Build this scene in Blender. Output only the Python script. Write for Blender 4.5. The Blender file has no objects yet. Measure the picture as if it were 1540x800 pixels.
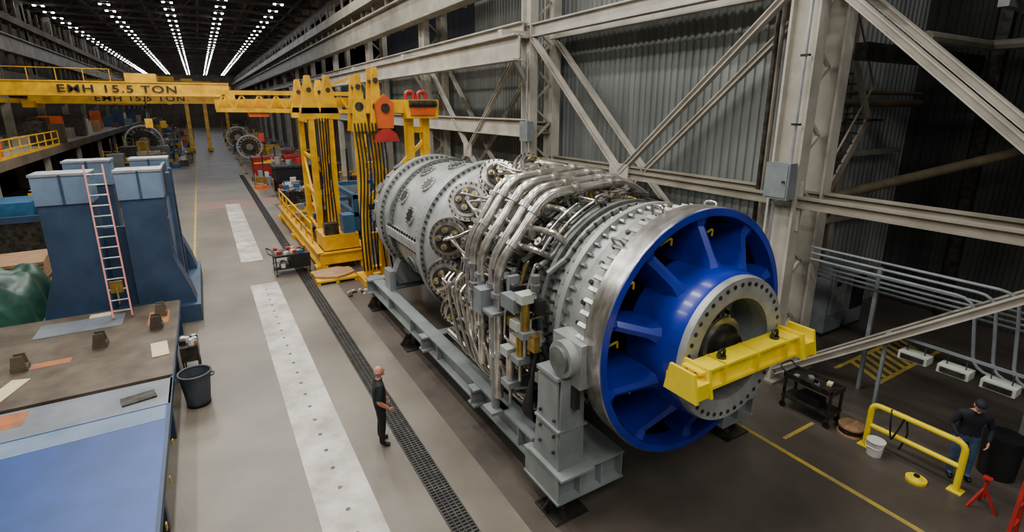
import bpy, bmesh, math, random
from mathutils import Vector, Matrix
random.seed(7)
pi=math.pi
def V(*a): return Vector(a)
def lin(h):
    h=h.lstrip('#'); r=[int(h[i:i+2],16)/255 for i in (0,2,4)]
    return tuple([(c/12.92 if c<=.04045 else ((c+.055)/1.055)**2.4) for c in r])+(1,)
def mat(name,c1,c2=None,rough=.5,metal=0,scale=3,stretch=(1,1,1),bump=0,bscale=None,lo=.35,hi=.65,coat=0,emit=0):
    m=bpy.data.materials.new(name); m.use_nodes=True; nt=m.node_tree; N=nt.nodes; L=nt.links
    b=N['Principled BSDF']; b.inputs['Roughness'].default_value=rough; b.inputs['Metallic'].default_value=metal
    if coat: b.inputs['Coat Weight'].default_value=coat; b.inputs['Coat Roughness'].default_value=.12
    a=lin(c1)
    if c2 is None: c2l=tuple([x*.78 for x in a[:3]])+(1,)
    else: c2l=lin(c2)
    tc=N.new('ShaderNodeTexCoord'); mp=N.new('ShaderNodeMapping'); mp.inputs['Scale'].default_value=stretch
    no=N.new('ShaderNodeTexNoise'); no.inputs['Scale'].default_value=scale; no.inputs['Detail'].default_value=7; no.inputs['Roughness'].default_value=.6
    cr=N.new('ShaderNodeValToRGB'); cr.color_ramp.elements[0].position=lo; cr.color_ramp.elements[1].position=hi
    cr.color_ramp.elements[0].color=a; cr.color_ramp.elements[1].color=c2l
    L.new(tc.outputs['Object'],mp.inputs['Vector']); L.new(mp.outputs['Vector'],no.inputs['Vector']); L.new(no.outputs['Fac'],cr.inputs['Fac']); L.new(cr.outputs['Color'],b.inputs['Base Color'])
    if bump:
        n2=N.new('ShaderNodeTexNoise'); n2.inputs['Scale'].default_value=bscale or scale*6; n2.inputs['Detail'].default_value=4
        bp=N.new('ShaderNodeBump'); bp.inputs['Strength'].default_value=bump; bp.inputs['Distance'].default_value=.02
        L.new(mp.outputs['Vector'],n2.inputs['Vector']); L.new(n2.outputs['Fac'],bp.inputs['Height']); L.new(bp.outputs['Normal'],b.inputs['Normal'])
    if emit:
        b.inputs['Emission Color'].default_value=a; b.inputs['Emission Strength'].default_value=emit
    return m

MT=dict(
 conc=mat('concrete','#7d7568','#575046',.4,0,.35,bump=.15,bscale=8,lo=.3,hi=.7),
 conc2=mat('concrete_shaded','#5f574f','#3b3630',.36,0,.45,bump=.2,bscale=8,lo=.3,hi=.7),  # concrete darkened to carry the shade on the right-hand floor
 plate=mat('steel_floor_plate','#cdc8be','#979187',.5,.1,1.2),
 grate=mat('grate_steel','#4c4a47','#353432',.5,.6,3),
 pit=mat('drain_dark','#0b0b0b',None,.9),
 yline=mat('floor_paint_yellow','#c7a834','#8f8250',.6,0,2.5),
 redp=mat('floor_paint_red','#8d6a60','#7a6c64',.6,0,1),
 yel=mat('crane_yellow','#e9b500','#bd8a06',.38,.0,1.5),
 yel2=mat('bar_yellow','#f9e000','#e8ca00',.35,0,2),
 blue=mat('exhaust_blue','#0729a6','#051f86',.3,0,1.5,coat=.25),
 bluein=mat('duct_shaded','#050e2c','#030718',.45,0,2),  # exhaust blue darkened: shade of the deep duct put into the colour
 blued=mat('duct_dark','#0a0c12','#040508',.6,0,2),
 steel=mat('machined_steel','#cfcdc7','#8f8b83',.27,.85,2.5,stretch=(1,3,1)),
 steel2=mat('pipe_steel','#ded9cf','#9a948a',.24,.82,5),
 dsteel=mat('dark_steel','#5c5852','#33312d',.38,.75,5),
 cast=mat('casting_grey','#aaadab','#858886',.4,.25,2.2,bump=.12,lo=.3,hi=.7),
 castd=mat('casting_grey_dark','#7c807d','#5b5f5d',.42,.35,3,bump=.1),
 stand=mat('stand_grey','#8d9493','#737a79',.42,.1,1.3),
 bluest=mat('steel_blue_paint','#354b66','#273950',.5,.1,.8),
 bluestl=mat('pale_blue_panel','#7388a0','#5f748c',.5,0,1),
 bluet=mat('table_blue','#34549f','#2b4679',.4,.1,.7),
 rust=mat('table_brown_plate','#6e6355','#4d4338',.5,.3,1.2),
 rusto=mat('rust_orange','#b8692f','#7b5a40',.7,0,4),
 platel=mat('table_light_plate','#808790','#666a70',.5,.2,1),
 white=mat('column_offwhite','#bcb6a9','#999387',.55,0,.8),
 whited=mat('beam_beige','#989182','#736d5e',.6,0,.7),
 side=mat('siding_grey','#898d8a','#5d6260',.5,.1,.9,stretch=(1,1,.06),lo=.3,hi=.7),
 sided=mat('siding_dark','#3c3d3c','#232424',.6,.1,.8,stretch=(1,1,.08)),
 ceil=mat('ceiling_dark','#2a2118','#1a140f',.9,0,.4),
 truss=mat('truss_dark','#4a3b2c','#2f251b',.8,0,.5),
 brown=mat('wall_brown','#665a48','#43392e',.8,0,.3),
 black=mat('black_rubber','#17171a','#0c0c0e',.5),
 can=mat('bin_grey','#454c54','#363c43',.5),
 green=mat('tarp_green','#254c3d','#17362c',.4,0,2,bump=.6,bscale=2.5),
 wood=mat('plywood','#a9825e','#7d5f42',.7,0,2,stretch=(1,6,1)),
 card=mat('cardboard','#b99468','#a17d54',.8,0,2),
 sheet=mat('paper_sheet','#d8cba6','#c6b78c',.7,0,2),
 red=mat('red_paint','#b02a24','#8d201c',.45,0,1.5),
 orange=mat('orange_paint','#d9601c','#b54c14',.45,0,1.5),
 pink=mat('ladder_fibreglass','#d98a78','#c87766',.5),
 alu=mat('aluminium','#c5c8ca','#a9acae',.35,.7,4),
 gbox=mat('electrical_grey','#878e91','#70777a',.45,.2,2),
 pipeb=mat('pipe_brown','#75674f','#5b4f3e',.55,.1,2),
 lightbox=mat('bench_light','#b9bfb4','#9da39a',.5,0,3),
 skin=mat('skin','#c98f72','#b97c60',.5,0,8),
 shirt=mat('black_shirt','#191c26','#10121a',.8,0,6),
 pants=mat('black_trousers','#121316','#0b0b0d',.8,0,6),
 jean=mat('blue_jeans','#3d5878','#2e4560',.85,0,8),
 navy=mat('navy_jacket','#121724','#0a0d17',.8,0,6),
 shoe=mat('shoe_leather','#1a1310','#0e0a08',.4),
 bwhite=mat('bucket_white','#d9d8d2','#c2c1bb',.5),
 teal=mat('machine_teal','#28618a','#1e4a6a',.5,0,2),
 lamp=mat('lamp_glow','#eef3ff','#eef3ff',.5,emit=60),
 brass=mat('brass_fitting','#c2a04c','#8f7a3c',.3,.8,4),
)
class M:
    def __init__(s): s.v=[];s.f=[];s.m=[];s.mats=[]
    def mi(s,k):
        if k not in s.mats: s.mats.append(k)
        return s.mats.index(k)
    def add(s,vs,fs,k):
        o=len(s.v); s.v+=[Vector(x) for x in vs]; i=s.mi(k)
        for f in fs: s.f.append([o+j for j in f]); s.m.append(i)
    def box(s,c,d,k,rz=0,rot=None):
        R=rot or Matrix.Rotation(rz,3,'Z'); c=Vector(c)
        vs=[c+R@Vector((x*d[0]/2,y*d[1]/2,z*d[2]/2)) for x in(-1,1) for y in(-1,1) for z in(-1,1)]
        s.add(vs,[(0,1,3,2),(4,6,7,5),(0,4,5,1),(2,3,7,6),(0,2,6,4),(1,5,7,3)],k)
    def bb(s,x0,x1,y0,y1,z0,z1,k): s.box(((x0+x1)/2,(y0+y1)/2,(z0+z1)/2),(x1-x0,y1-y0,z1-z0),k)
    def frame(s,d,up=None):
        d=d.normalized(); up=up or (V(0,0,1) if abs(d.z)<.95 else V(0,1,0))
        a=d.cross(up).normalized(); return a,a.cross(d).normalized(),d
    def beam(s,p,q,w,h,k,up=None):
        p=Vector(p);q=Vector(q);a,b,d=s.frame(q-p,up)
        R=Matrix((a,b,d)).transposed(); s.box((p+q)/2,(w,h,(q-p).length),k,rot=R)
    def ibeam(s,p,q,w,h,k,t=.05,up=None):
        p=Vector(p);q=Vector(q);a,b,d=s.frame(q-p,up)
        s.beam(p,q,t,h-t,k,up)
        for g in(-1,1):
            o=b*g*(h/2-t/2); s.beam(p+o,q+o,w,t,k,up)
    def cyl(s,p,q,r,k,r2=None,n=14,caps=True):
        p=Vector(p);q=Vector(q);a,b,d=s.frame(q-p); r2=r if r2 is None else r2
        vs=[];fs=[]
        for i in range(n):
            t=2*pi*i/n; e=a*math.cos(t)+b*math.sin(t); vs+= [p+e*r,q+e*r2]
        for i in range(n):
            j=(i+1)%n; fs.append((2*i,2*j,2*j+1,2*i+1))
        if caps: fs+= [tuple(2*i for i in range(n))[::-1],tuple(2*i+1 for i in range(n))]
        s.add(vs,fs,k)
    def tube(s,pts,r,k,n=8,fil=.12,closed=False):
        P=[Vector(p) for p in pts]
        if not closed and fil>0:
            Q=[P[0]]
            for i in range(1,len(P)-1):
                A,B,C=P[i-1],P[i],P[i+1]; d=min(fil,(B-A).length*.45,(C-B).length*.45)
                a=B+(A-B).normalized()*d; c=B+(C-B).normalized()*d
                for t in(0,.25,.5,.75,1): Q.append(a*(1-t)**2+B*2*t*(1-t)+c*t*t)
            Q.append(P[-1]); P=Q
        m=len(P); vs=[];fs=[]; pa=None
        for i in range(m):
            if closed: d=P[(i+1)%m]-P[i-1]
            else: d=P[min(i+1,m-1)]-P[max(i-1,0)]
            if d.length<1e-6: d=V(0,0,1)
            d.normalize()
            if pa is None: a,b,_=s.frame(d)
            else:
                a=(pa-d*pa.dot(d)); a=a.normalized() if a.length>1e-4 else s.frame(d)[0]
            b=a.cross(d); pa=a
            for j in range(n):
                t=2*pi*j/n; vs.append(P[i]+a*math.cos(t)*r+b*math.sin(t)*r)
        for i in range(m if closed else m-1):
            i2=(i+1)%m
            for j in range(n):
                j2=(j+1)%n; fs.append((i*n+j,i*n+j2,i2*n+j2,i2*n+j))
        if not closed: fs+= [tuple(range(n))[::-1],tuple((m-1)*n+j for j in range(n))]
        s.add(vs,fs,k)
    def ell(s,c,r,k,n=12,m=8,rot=None,fn=None):
        c=Vector(c); vs=[];fs=[]; R=rot or Matrix.Identity(3)
        for i in range(m+1):
            ph=pi*i/m
            for j in range(n):
                t=2*pi*j/n; p=Vector((math.sin(ph)*math.cos(t)*r[0],math.sin(ph)*math.sin(t)*r[1],math.cos(ph)*r[2]))
                if fn: p=fn(p)
                vs.append(c+R@p)
        for i in range(m):
            for j in range(n):
                fs.append((i*n+j,(i+1)*n+j,(i+1)*n+(j+1)%n,i*n+(j+1)%n))
        s.add(vs,fs,k)
    def prism(s,poly,p,a,b,d,k):
        p=Vector(p);a=Vector(a);b=Vector(b);d=Vector(d); n=len(poly)
        vs=[p+a*x+b*y for x,y in poly]+[p+a*x+b*y+d for x,y in poly]
        s.add(vs,[tuple(range(n))[::-1],tuple(range(n,2*n))]+[(i,(i+1)%n,n+(i+1)%n,n+i) for i in range(n)],k)
    def rev(s,prof,k,ax,az,n=96):
        vs=[];fs=[]; m=len(prof)
        for y,r in prof:
            for j in range(n):
                t=2*pi*j/n; vs.append((ax+r*math.cos(t),y,az+r*math.sin(t)))
        for i in range(m-1):
            for j in range(n): fs.append((i*n+j,i*n+(j+1)%n,(i+1)*n+(j+1)%n,(i+1)*n+j))
        s.add(vs,fs,k)
    def obj(s,name,parent=None,loc=None,rz=0,ang=32):
        if loc is None:
            xs=[v.x for v in s.v];ys=[v.y for v in s.v];zs=[v.z for v in s.v]
            o=Vector(((min(xs)+max(xs))/2,(min(ys)+max(ys))/2,min(zs))); vs=[v-o for v in s.v]
        else: o=Vector(loc); vs=s.v
        me=bpy.data.meshes.new(name); me.from_pydata([tuple(v) for v in vs],[],s.f)
        for k in s.mats: me.materials.append(MT[k])
        me.polygons.foreach_set('material_index',s.m); me.polygons.foreach_set('use_smooth',[True]*len(s.f))
        bm=bmesh.new(); bm.from_mesh(me); bmesh.ops.recalc_face_normals(bm,faces=bm.faces); bm.to_mesh(me); bm.free()
        me.set_sharp_from_angle(angle=math.radians(ang)); me.update()
        ob=bpy.data.objects.new(name,me); bpy.context.scene.collection.objects.link(ob)
        ob.rotation_euler=(0,0,rz)
        if parent: ob.parent=parent; ob.location=o-parent.location
        else: ob.location=o
        return ob
def grp(name,loc):
    e=bpy.data.objects.new(name,None); e.location=loc; e.empty_display_size=.3; bpy.context.scene.collection.objects.link(e); return e
U=random.uniform
# ---------------------------------------------------------------- camera
cam=bpy.data.cameras.new('camera'); co=bpy.data.objects.new('camera',cam); bpy.context.scene.collection.objects.link(co)
co.location=(0,0,6.9); co.rotation_euler=(math.radians(90-14.56),0,math.radians(-30.7)); cam.lens=18.0; cam.sensor_width=36; cam.shift_y=-.026; cam.clip_end=400
bpy.context.scene.camera=co

# ---------------------------------------------------------------- shell
YB=-14; YE=205
m=M(); m.bb(-18,3.9,YB,YE,-.2,0,'conc'); m.bb(3.9,26,45,YE,-.2,0,'conc'); m.bb(3.9,26,YB,45,-.2,0,'conc2'); m.obj('floor')  # right slab past the seam has the shade painted into its tone
m=M(); m.bb(-18,26,YB,YE,19,19.2,'ceil'); m.obj('ceiling')
m=M(); m.bb(-18.3,-18,YB,YE,0,19,'brown'); m.obj('wall_left')
m=M(); m.bb(-18,26,YE,YE+.3,0,19,'brown'); m.obj('wall_far')
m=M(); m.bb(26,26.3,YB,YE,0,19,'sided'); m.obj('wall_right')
def siding(mm,p,q,z0,z1,k,per=.28,dep=.05):
    p=V(p[0],p[1],0);q=V(q[0],q[1],0);d=(q-p);L=d.length;d.normalize();nrm=V(-d.y,d.x,0); n=int(L/per); vs=[];fs=[]
    c=0
    for i in range(n):
        for f,o in((0,0),(.4,0),(.5,dep),(.9,dep)):
            x=p+d*(i+f)*L/n+nrm*o; vs+=[(x.x,x.y,z0),(x.x,x.y,z1)]; c+=1
    vs+=[(q.x,q.y,z0),(q.x,q.y,z1)]
    for i in range(c): fs.append((2*i,2*i+2,2*i+3,2*i+1))
    mm.add(vs,fs,k)
m=M(); siding(m,(13.7,8.6),(13.7,62),0,9.9,'side')
siding(m,(13.7,8.6),(13.7,27),9.9,16,'side')
for z in(3.3,6.6,9.9): m.bb(13.72,13.9,8.6,62,z-.08,z+.08,'whited')
m.obj('wall_siding_side')
m=M(); siding(m,(13.7,8.6),(21,8.6),0,16,'side'); m.obj('wall_siding_return')
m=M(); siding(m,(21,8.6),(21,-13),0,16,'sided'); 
for y in(-8,-3,2,6.5): m.bb(20.7,20.9,y-.15,y+.15,0,16,'dsteel')
m.obj('wall_bay')
m=M(); m.bb(13.7,14,62,YE,0,9.9,'brown'); m.obj('wall_hall_side')

# floor markings
m=M(); m.bb(.88,1.86,2,21.8,0,.012,'plate')
y=2.4
while y<21.6:
    m.cyl((1.37,y,.012),(1.37,y,.016),.045,'dsteel',n=12); y+=.62
m.bb(.78,1.7,25.5,42,0,.012,'plate')
m.obj('floor_plate_strip')
m=M(); m.bb(2.74,3.16,1,60,.0,.006,'pit')
y=1
while y<34:
    m.bb(2.76,3.14,y,y+.03,.006,.02,'grate'); y+=.075
for x in(2.74,2.84,2.94,3.04,3.14): m.bb(x,x+.02,1,60,.006,.022,'grate')
m.obj('drain_grating')
m=M(); m.bb(9.46,9.56,-6,16,0,.006,'yline'); m.bb(3.3,3.4,46,110,0,.006,'yline'); m.bb(-1.1,-1.0,26,120,0,.006,'yline')
m.bb(9.9,11,5.2,5.28,0,.006,'yline')
m.obj('floor_line_yellow')
m=M(); m.bb(-1.1,4.4,40.6,43.6,0,.005,'redp'); m.obj('floor_paint_band')
m=M()
for i in range(9):
    m.prism([(0,0),(.16,0),(.66,.9),(.5,.9)],(14.2+i*.34,5.4,.004),(1,0,0),(0,1,0),(0,0,.004),'yline')
m.bb(14.0,17.6,5.3,5.4,.004,.009,'yline'); m.bb(14.0,17.6,6.3,6.4,.004,.009,'yline'); m.obj('floor_hatching')
m=M(); m.bb(14,20,2.2,2.32,0,.006,'yline'); m.bb(13.4,13.5,-4,2.2,0,.006,'yline'); m.obj('floor_line_yellow')

# ---------------------------------------------------------------- structure on right
CY=[-4.4+11.6*i for i in range(18)]
for y in CY:
    if y>140: continue
    m=M(); w=.7 if y<30 else .8
    top=16
    for x in(12.0,13.15):
        m.ibeam((x,y,0),(x,y,top),.36,w,'white',t=.06,up=V(0,1,0))
    if y<45:
        z=.6
        while z<top-1:
            m.beam((12.1,y,z),(13.05,y,z+.8),.08,.08,'white'); m.beam((13.05,y,z+.8),(12.1,y,z+1.6),.08,.08,'white'); z+=1.6
    m.bb(11.7,13.5,y-.5,y+.5,0,.06,'whited')
    m.bb(11.98,12.02,y-.42,y+.42,4.0,5.2,'white')
    m.obj('steel_column')
for i in range(0,3):
    m=M()
    y0,y1=CY[i],CY[i+1]; ym=(y0+y1)/2
    for x,s in((11.95,.2),(13.1,.18)):
        m.ibeam((x,y0+.4,9.5),(x,ym,4.75),s,.17,'white',t=.03); m.ibeam((x,y1-.4,9.5),(x,ym,4.75),s,.17,'white',t=.03)
        m.ibeam((x,y0+.4,.3),(x,ym,4.65),s,.16,'white',t=.03); m.ibeam((x,y1-.4,.3),(x,ym,4.65),s,.16,'white',t=.03)
    m.box((11.9,ym,4.7),(.06,.9,.7),'white')
    m.obj('steel_cross_brace')
m=M()
for x in(12,13.1):
    m.ibeam((x,-14,9.85),(x,18.8,9.85),.3,.5,'white')
    m.ibeam((x,-14,4.7),(x,18.8,4.7),.2,.26,'whited')
m.ibeam((12,18.8,6.0),(12,62,6.0),.4,.75,'white'); m.ibeam((12.9,18.8,6.0),(12.9,62,6.0),.4,.5,'whited')
m.ibeam((10.6,17.3,9.05),(10.6,75,9.05),.5,.95,'white',t=.07)
m.ibeam((11.7,18.8,9.9),(11.7,150,9.9),.4,.6,'white')
for y in CY[2:8]: m.beam((10.6,y,9.7),(12,y,9.7),.3,.25,'white'); m.beam((10.7,y,9.6),(12,y,7.6),.16,.16,'white')
m.ibeam((11.3,22,12.3),(11.3,YE-1,12.3),.7,1.5,'whited',t=.1); m.bb(11.2,11.4,22,YE-1,13.05,13.2,'dsteel')
m.bb(11.1,12.5,22,YE-1,13.9,14.6,'whited'); m.bb(11.9,12.1,22,YE-1,15.6,16.3,'brown')
for i in range(60):
    y=24+i*3; m.bb(11.6,11.75,y,y+.2,11.5,15.8,'whited')
m.obj('crane_runway_girder')
m=M(); m.bb(12.6,12.9,27,YE,14.6,19,'brown'); m.bb(13.4,13.7,75,YE,10,14,'brown'); m.obj('wall_upper_side')

# left side structure
for y in [14+11.6*i for i in range(16)]:
    m=M(); m.ibeam((-14,y,0),(-14,y,17),.5,.8,'whited',t=.07); m.ibeam((-9.8,y,0),(-9.8,y,3.5),.3,.4,'whited'); m.bb(-14.3,-13.7,y-.5,y+.5,0,.08,'whited'); m.bb(-10.1,-9.5,y-.3,y+.3,0,.06,'whited'); m.obj('steel_column')
m=M()
m.ibeam((-13.6,0,12.2),(-13.6,YE-1,12.2),.7,1.5,'whited',t=.1)
m.bb(-14.4,-13.4,0,YE-1,14.2,14.8,'brown'); m.bb(-14.2,-13.8,0,YE-1,9.2,9.9,'brown'); m.bb(-14.2,-13.8,0,YE-1,7.2,7.6,'yel')
for i in range(70):
    y=10+i*2.8; m.bb(-13.9,-13.7,y,y+.2,10,16.5,'brown')
m.obj('crane_runway_girder')
m=M(); m.bb(-17.9,-9.5,30,170,3.75,4.0,'whited'); m.bb(-9.6,-9.4,30,170,3.5,4.05,'brown')
for k,z in((0,4.55),(1,5.1)): m.beam((-9.5,30,z),(-9.5,52,z),.07,.07,'yel')
for i in range(12): m.bb(-9.53,-9.47,30+i*2,30.06+i*2,4,5.1,'yel')
m.bb(-9.5,-9.46,30,52,4.0,4.2,'yel')
for i in range(46):
    y=32+i*2.9; h=U(.6,2.6); x=U(-13,-10.5); m.bb(x,x+U(.6,1.6),y,y+U(.8,2.4),4,4+h,random.choice(['gbox','whited','brown','teal','card','dsteel','orange','bwhite','bluest']))
m.obj('mezzanine_deck')

# roof trusses
m=M()
for i in range(34):
    y=10+i*5.8
    m.bb(-17.9,12.5,y,y+.25,17.0,17.25,'truss'); m.bb(-17.9,12.5,y,y+.25,18.6,18.9,'truss')
    x=-18
    while x<11: m.beam((x,y+.12,17.1),(x+1.5,y+.12,18.7),.14,.14,'truss'); m.beam((x+1.5,y+.12,18.7),(x+3,y+.12,17.1),.14,.14,'truss'); x+=3
for x in(-15,-9.5,-4,1.3,6,11): m.bb(x,x+.2,10,YE,17.9,18.2,'truss')
m.obj('roof_truss')
m=M()
for x in(-12.7,-6.8,-1.3,3.3,8.3):
    y=60
    while y<202:
        for s in(-.34,.34): m.bb(x+s-.1,x+s+.1,y,y+.36,16.8,16.88,'lamp')
        m.bb(x-.5,x+.5,y-.05,y+.41,16.9,16.96,'truss'); y+=4.4
for x in(16.5,20):
    y=24
    while y<90: m.bb(x-.2,x+.2,y,y+.5,15.6,15.7,'lamp'); y+=7
m.obj('ceiling_light_rows')

# ---------------------------------------------------------------- TURBINE
AX,AZ=6.86,3.14
G=grp('gas_turbine',(AX,11,0))
def P(y,r,deg): t=math.radians(deg); return V(AX+r*math.cos(t),y,AZ+r*math.sin(t))
def bolts(mm,y0,y1,r,n,br,k,off=0,sides=6):
    for i in range(n):
        a=360*i/n+off; mm.cyl(P(y0,r,a),P(y1,r,a),br,k,n=sides)
def flange(mm,y0,y1,r0,r1,k): mm.rev([(y0,r0),(y0,r1),(y1,r1),(y1,r0)],k,AX,AZ)
m=M()
m.rev([(18.9,.1),(18.9,1.0),(18.7,1.5),(18.3,1.85),(17.2,1.93)],'cast',AX,AZ,n=14)
m.rev([(17.3,1.6),(17.3,1.98),(16.5,2.0),(15.6,2.0),(14.4,2.06),(13.2,2.14),(12.4,2.22),(12.0,2.22),(11.7,2.08),(11.4,1.72),(10.6,1.5),(10.2,1.5)],'cast',AX,AZ)
flange(m,17.0,16.86,1.9,2.14,'cast'); flange(m,16.82,16.68,1.9,2.14,'cast'); bolts(m,17.1,16.58,2.07,72,.032,'dsteel')
flange(m,15.75,15.62,1.9,2.12,'castd'); bolts(m,15.84,15.54,2.07,80,.022,'steel')
flange(m,12.72,12.6,2.1,2.32,'cast'); flange(m,12.58,12.46,2.1,2.32,'cast'); bolts(m,12.82,12.38,2.27,84,.03,'dsteel')
for dx in(-1,1):
    m.box((AX+dx*2.1,14.15,AZ-.06),(.3,2.8,.12),'cast'); m.box((AX+dx*2.1,14.15,AZ+.07),(.3,2.8,.12),'cast')
    for i in range(13): m.cyl((AX+dx*2.18,12.95+i*.21,AZ-.2),(AX+dx*2.18,12.95+i*.21,AZ+.22),.035,'dsteel',n=6)
for a in range(0,360,30):
    p=P(17.9,1.86,a+15); q=P(17.15,1.98,a+15); m.beam(p,q,.1,.25,'cast',up=(P(17,2,a+15)-P(17,0,0)).normalized())
for y,a,rr in((13.9,160,2.08),(13.9,132,2.08),(13.9,104,2.08),(13.9,200,2.08),(13.8,76,2.08),(15.1,148,2.0),(15.1,118,2.0),(15.1,88,2.0)):
    c=P(y,rr,a); d=(P(y,3,a)-P(y,0,a)).normalized()
    m.cyl(c-d*.08,c+d*.08,.27,'cast',n=20); m.cyl(c+d*.08,c+d*.095,.18,'black',n=20)
    A,B,_=m.frame(d)
    for i in range(10):
        t=2*pi*i/10; e=c+d*.08+(A*math.cos(t)+B*math.sin(t))*.225; m.cyl(e,e+d*.03,.018,'dsteel',n=6)
for a in(120,150,180,210,95):
    c=P(17.9,1.9,a); d=(P(17.9,3,a)-P(17.9,0,a)).normalized(); m.cyl(c-d*.1,c+d*.08,.2,'castd',n=18)
m.obj('compressor_casing',G)
m=M(); CAN=[]
for i in range(14):
    a=360*i/14+7
    rad=(P(0,1,a)-P(0,0,a)).normalized(); d=(rad*.66+V(0,-1,0)*.75).normalized()
    b=P(11.75,1.5,a); e=b+d*1.12; CAN.append((e,d,a))
    m.cyl(b,e,.37,'cast',n=28); m.cyl(e-d*.42,e-d*.30,.46,'steel',n=28)
    m.cyl(e-d*.14,e,.5,'steel',n=32); m.cyl(e,e+d*.07,.4,'steel2',n=28); m.cyl(e+d*.07,e+d*.12,.32,'dsteel',n=24)
    A,B,_=m.frame(d)
    for j in range(22):
        t=2*pi*j/22; p=e+(A*math.cos(t)+B*math.sin(t))*.45; m.cyl(p,p+d*.06,.024,'dsteel',n=6)
    for j in range(5):
        t=2*pi*j/5; p=e+d*.1+(A*math.cos(t)+B*math.sin(t))*.21; m.cyl(p,p+d*.1,.075,'steel2',n=12); m.cyl(p+d*.1,p+d*.16,.04,'brass',n=8)
    m.cyl(e+d*.1,e+d*.25,.06,'steel2',n=10)
m.obj('combustor_cans',G)
m=M()
m.rev([(10.6,1.5),(10.0,1.55),(9.5,1.62),(9.0,1.62)],'castd',AX,AZ)
for y,r,k,nb in((9.3,1.8,'steel',60),(8.75,1.86,'castd',64),(8.35,1.92,'dsteel',70),(8.05,1.98,'steel',72),(7.75,1.96,'dsteel',0),(7.5,2.0,'steel',76),(7.2,2.04,'castd',80)):
    flange(m,y,y-.1,1.5,r,k)
    if nb: bolts(m,y+.06,y-.16,r-.07,nb,.028,'dsteel')
m.rev([(9.3,1.62),(8.4,1.68),(8.0,1.72),(7.6,1.78),(7.2,1.82),(7.1,1.9),(6.55,1.94),(6.5,1.98),(6.35,1.98),(6.3,1.95),(5.85,2.04),(5.72,2.1)],'cast',AX,AZ)
flange(m,6.62,6.5,1.9,2.08,'cast'); bolts(m,6.7,6.38,2.03,60,.035,'steel')
bolts(m,5.98,5.7,2.1,66,.045,'steel',sides=4)
for i in range(60):
    a=i*6; p=P(6.95,1.9,a); q=P(6.95,2.0,a); m.cyl(p,q,.03,'dsteel',n=6)
for i in range(36):
    a=i*10; c=P(6.1,1.98,a); dd=(P(0,1,a)-P(0,0,a)); m.cyl(c,c+V(dd.x,0,dd.z)*.06,.045,'dsteel',n=6)
m.obj('turbine_casing',G)
m=M()
m.rev([(5.74,2.0),(5.74,2.17),(5.32,2.19),(5.30,2.17)],'steel',AX,AZ,n=128)
m.obj('exhaust_flange_band',G)
m=M()
m.rev([(5.32,2.18),(5.29,2.17),(5.29,2.05),(5.6,2.01)],'blue',AX,AZ,n=128)
m.rev([(5.6,2.01),(6.9,1.78)],'bluein',AX,AZ,n=96)  # blue liner turns dark here, painting the shade inside the recess
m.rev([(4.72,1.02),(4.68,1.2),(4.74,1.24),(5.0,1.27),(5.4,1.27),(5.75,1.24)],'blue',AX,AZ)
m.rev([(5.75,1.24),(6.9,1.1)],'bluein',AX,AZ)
m.rev([(6.85,1.82),(6.85,1.0)],'blued',AX,AZ)  # near-black disc paints the darkness at the back of the duct
NS=10
for i in range(NS):
    a=36*i+20
    r0,r1=1.2,2.05
    tdir=(P(0,1,a+90)-V(AX,0,AZ)).normalized()
    sec=[(0,0),(.08,.05),(.11,.3),(.08,.8),(0,1.3),(-.08,.8),(-.11,.3),(-.08,.05)]
    vs=[];n=len(sec)
    for r,yf in((r0,4.98),(1.4,5.1),(1.88,5.36),(r1,5.33)):
        fl=2.0 if r in(r0,r1) else 1
        for x,yy in sec:
            rr=min(r,2.04-.18*max(0,yf+yy-5.5)); vs.append(P(yf+yy,rr,a)+tdir*x*fl)
    fs=[]
    for L_ in range(3):
        for j in range(n): fs.append((L_*n+j,L_*n+(j+1)%n,(L_+1)*n+(j+1)%n,(L_+1)*n+j))
    m.add(vs,fs,'blue')
m.obj('exhaust_diffuser_blue',G)
m=M()
for i in range(NS):
    a=36*i+38; c=P(5.8,1.62,a); 
    m.tube([c,c+V(0,-.12,.1),c+V(.08,-.16,.16),c+V(.12,-.12,.02)],.02,'yel2',fil=.05)
    m.cyl(c,P(6.84,1.6,a),.012,'dsteel',n=6)
m.obj('rigging_hooks',G)
m=M()
m.rev([(4.9,.86),(4.62,.86),(4.6,.9),(4.6,1.2),(4.66,1.22),(4.74,1.22)],'cast',AX,AZ)
bolts(m,4.62,4.585,1.1,40,.035,'dsteel',sides=10)
m.rev([(4.9,.86),(5.6,.84),(5.6,.6)],'stand',AX,AZ)
m.rev([(5.6,.76),(5.2,.70),(5.2,.58),(5.0,.56),(5.0,.38),(4.8,.35),(4.8,.26),(4.65,.25),(4.65,.01)],'dsteel',AX,AZ,n=64)
bolts(m,5.22,5.12,.64,28,.03,'steel'); bolts(m,5.01,4.92,.47,24,.028,'steel')
flange(m,4.9,4.84,.3,.46,'steel'); flange(m,5.3,5.22,.55,.8,'castd'); flange(m,5.08,5.05,.5,.57,'brass')
for a in(60,120,240,300): m.beam(P(5.05,.5,a),P(5.05,.87,a),.14,.1,'castd',up=V(0,1,0))
m.obj('bearing_hub',G)
m=M()
bz=3.12; by=4.36
m.bb(5.55,8.05,by-.17,by+.17,bz+.13,bz+.17,'yel2'); m.bb(5.55,8.05,by-.17,by+.17,bz-.17,bz-.13,'yel2')
m.bb(5.55,8.05,by-.1,by-.06,bz-.15,bz+.15,'yel2'); m.bb(5.55,8.05,by+.06,by+.1,bz-.15,bz+.15,'yel2')
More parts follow.
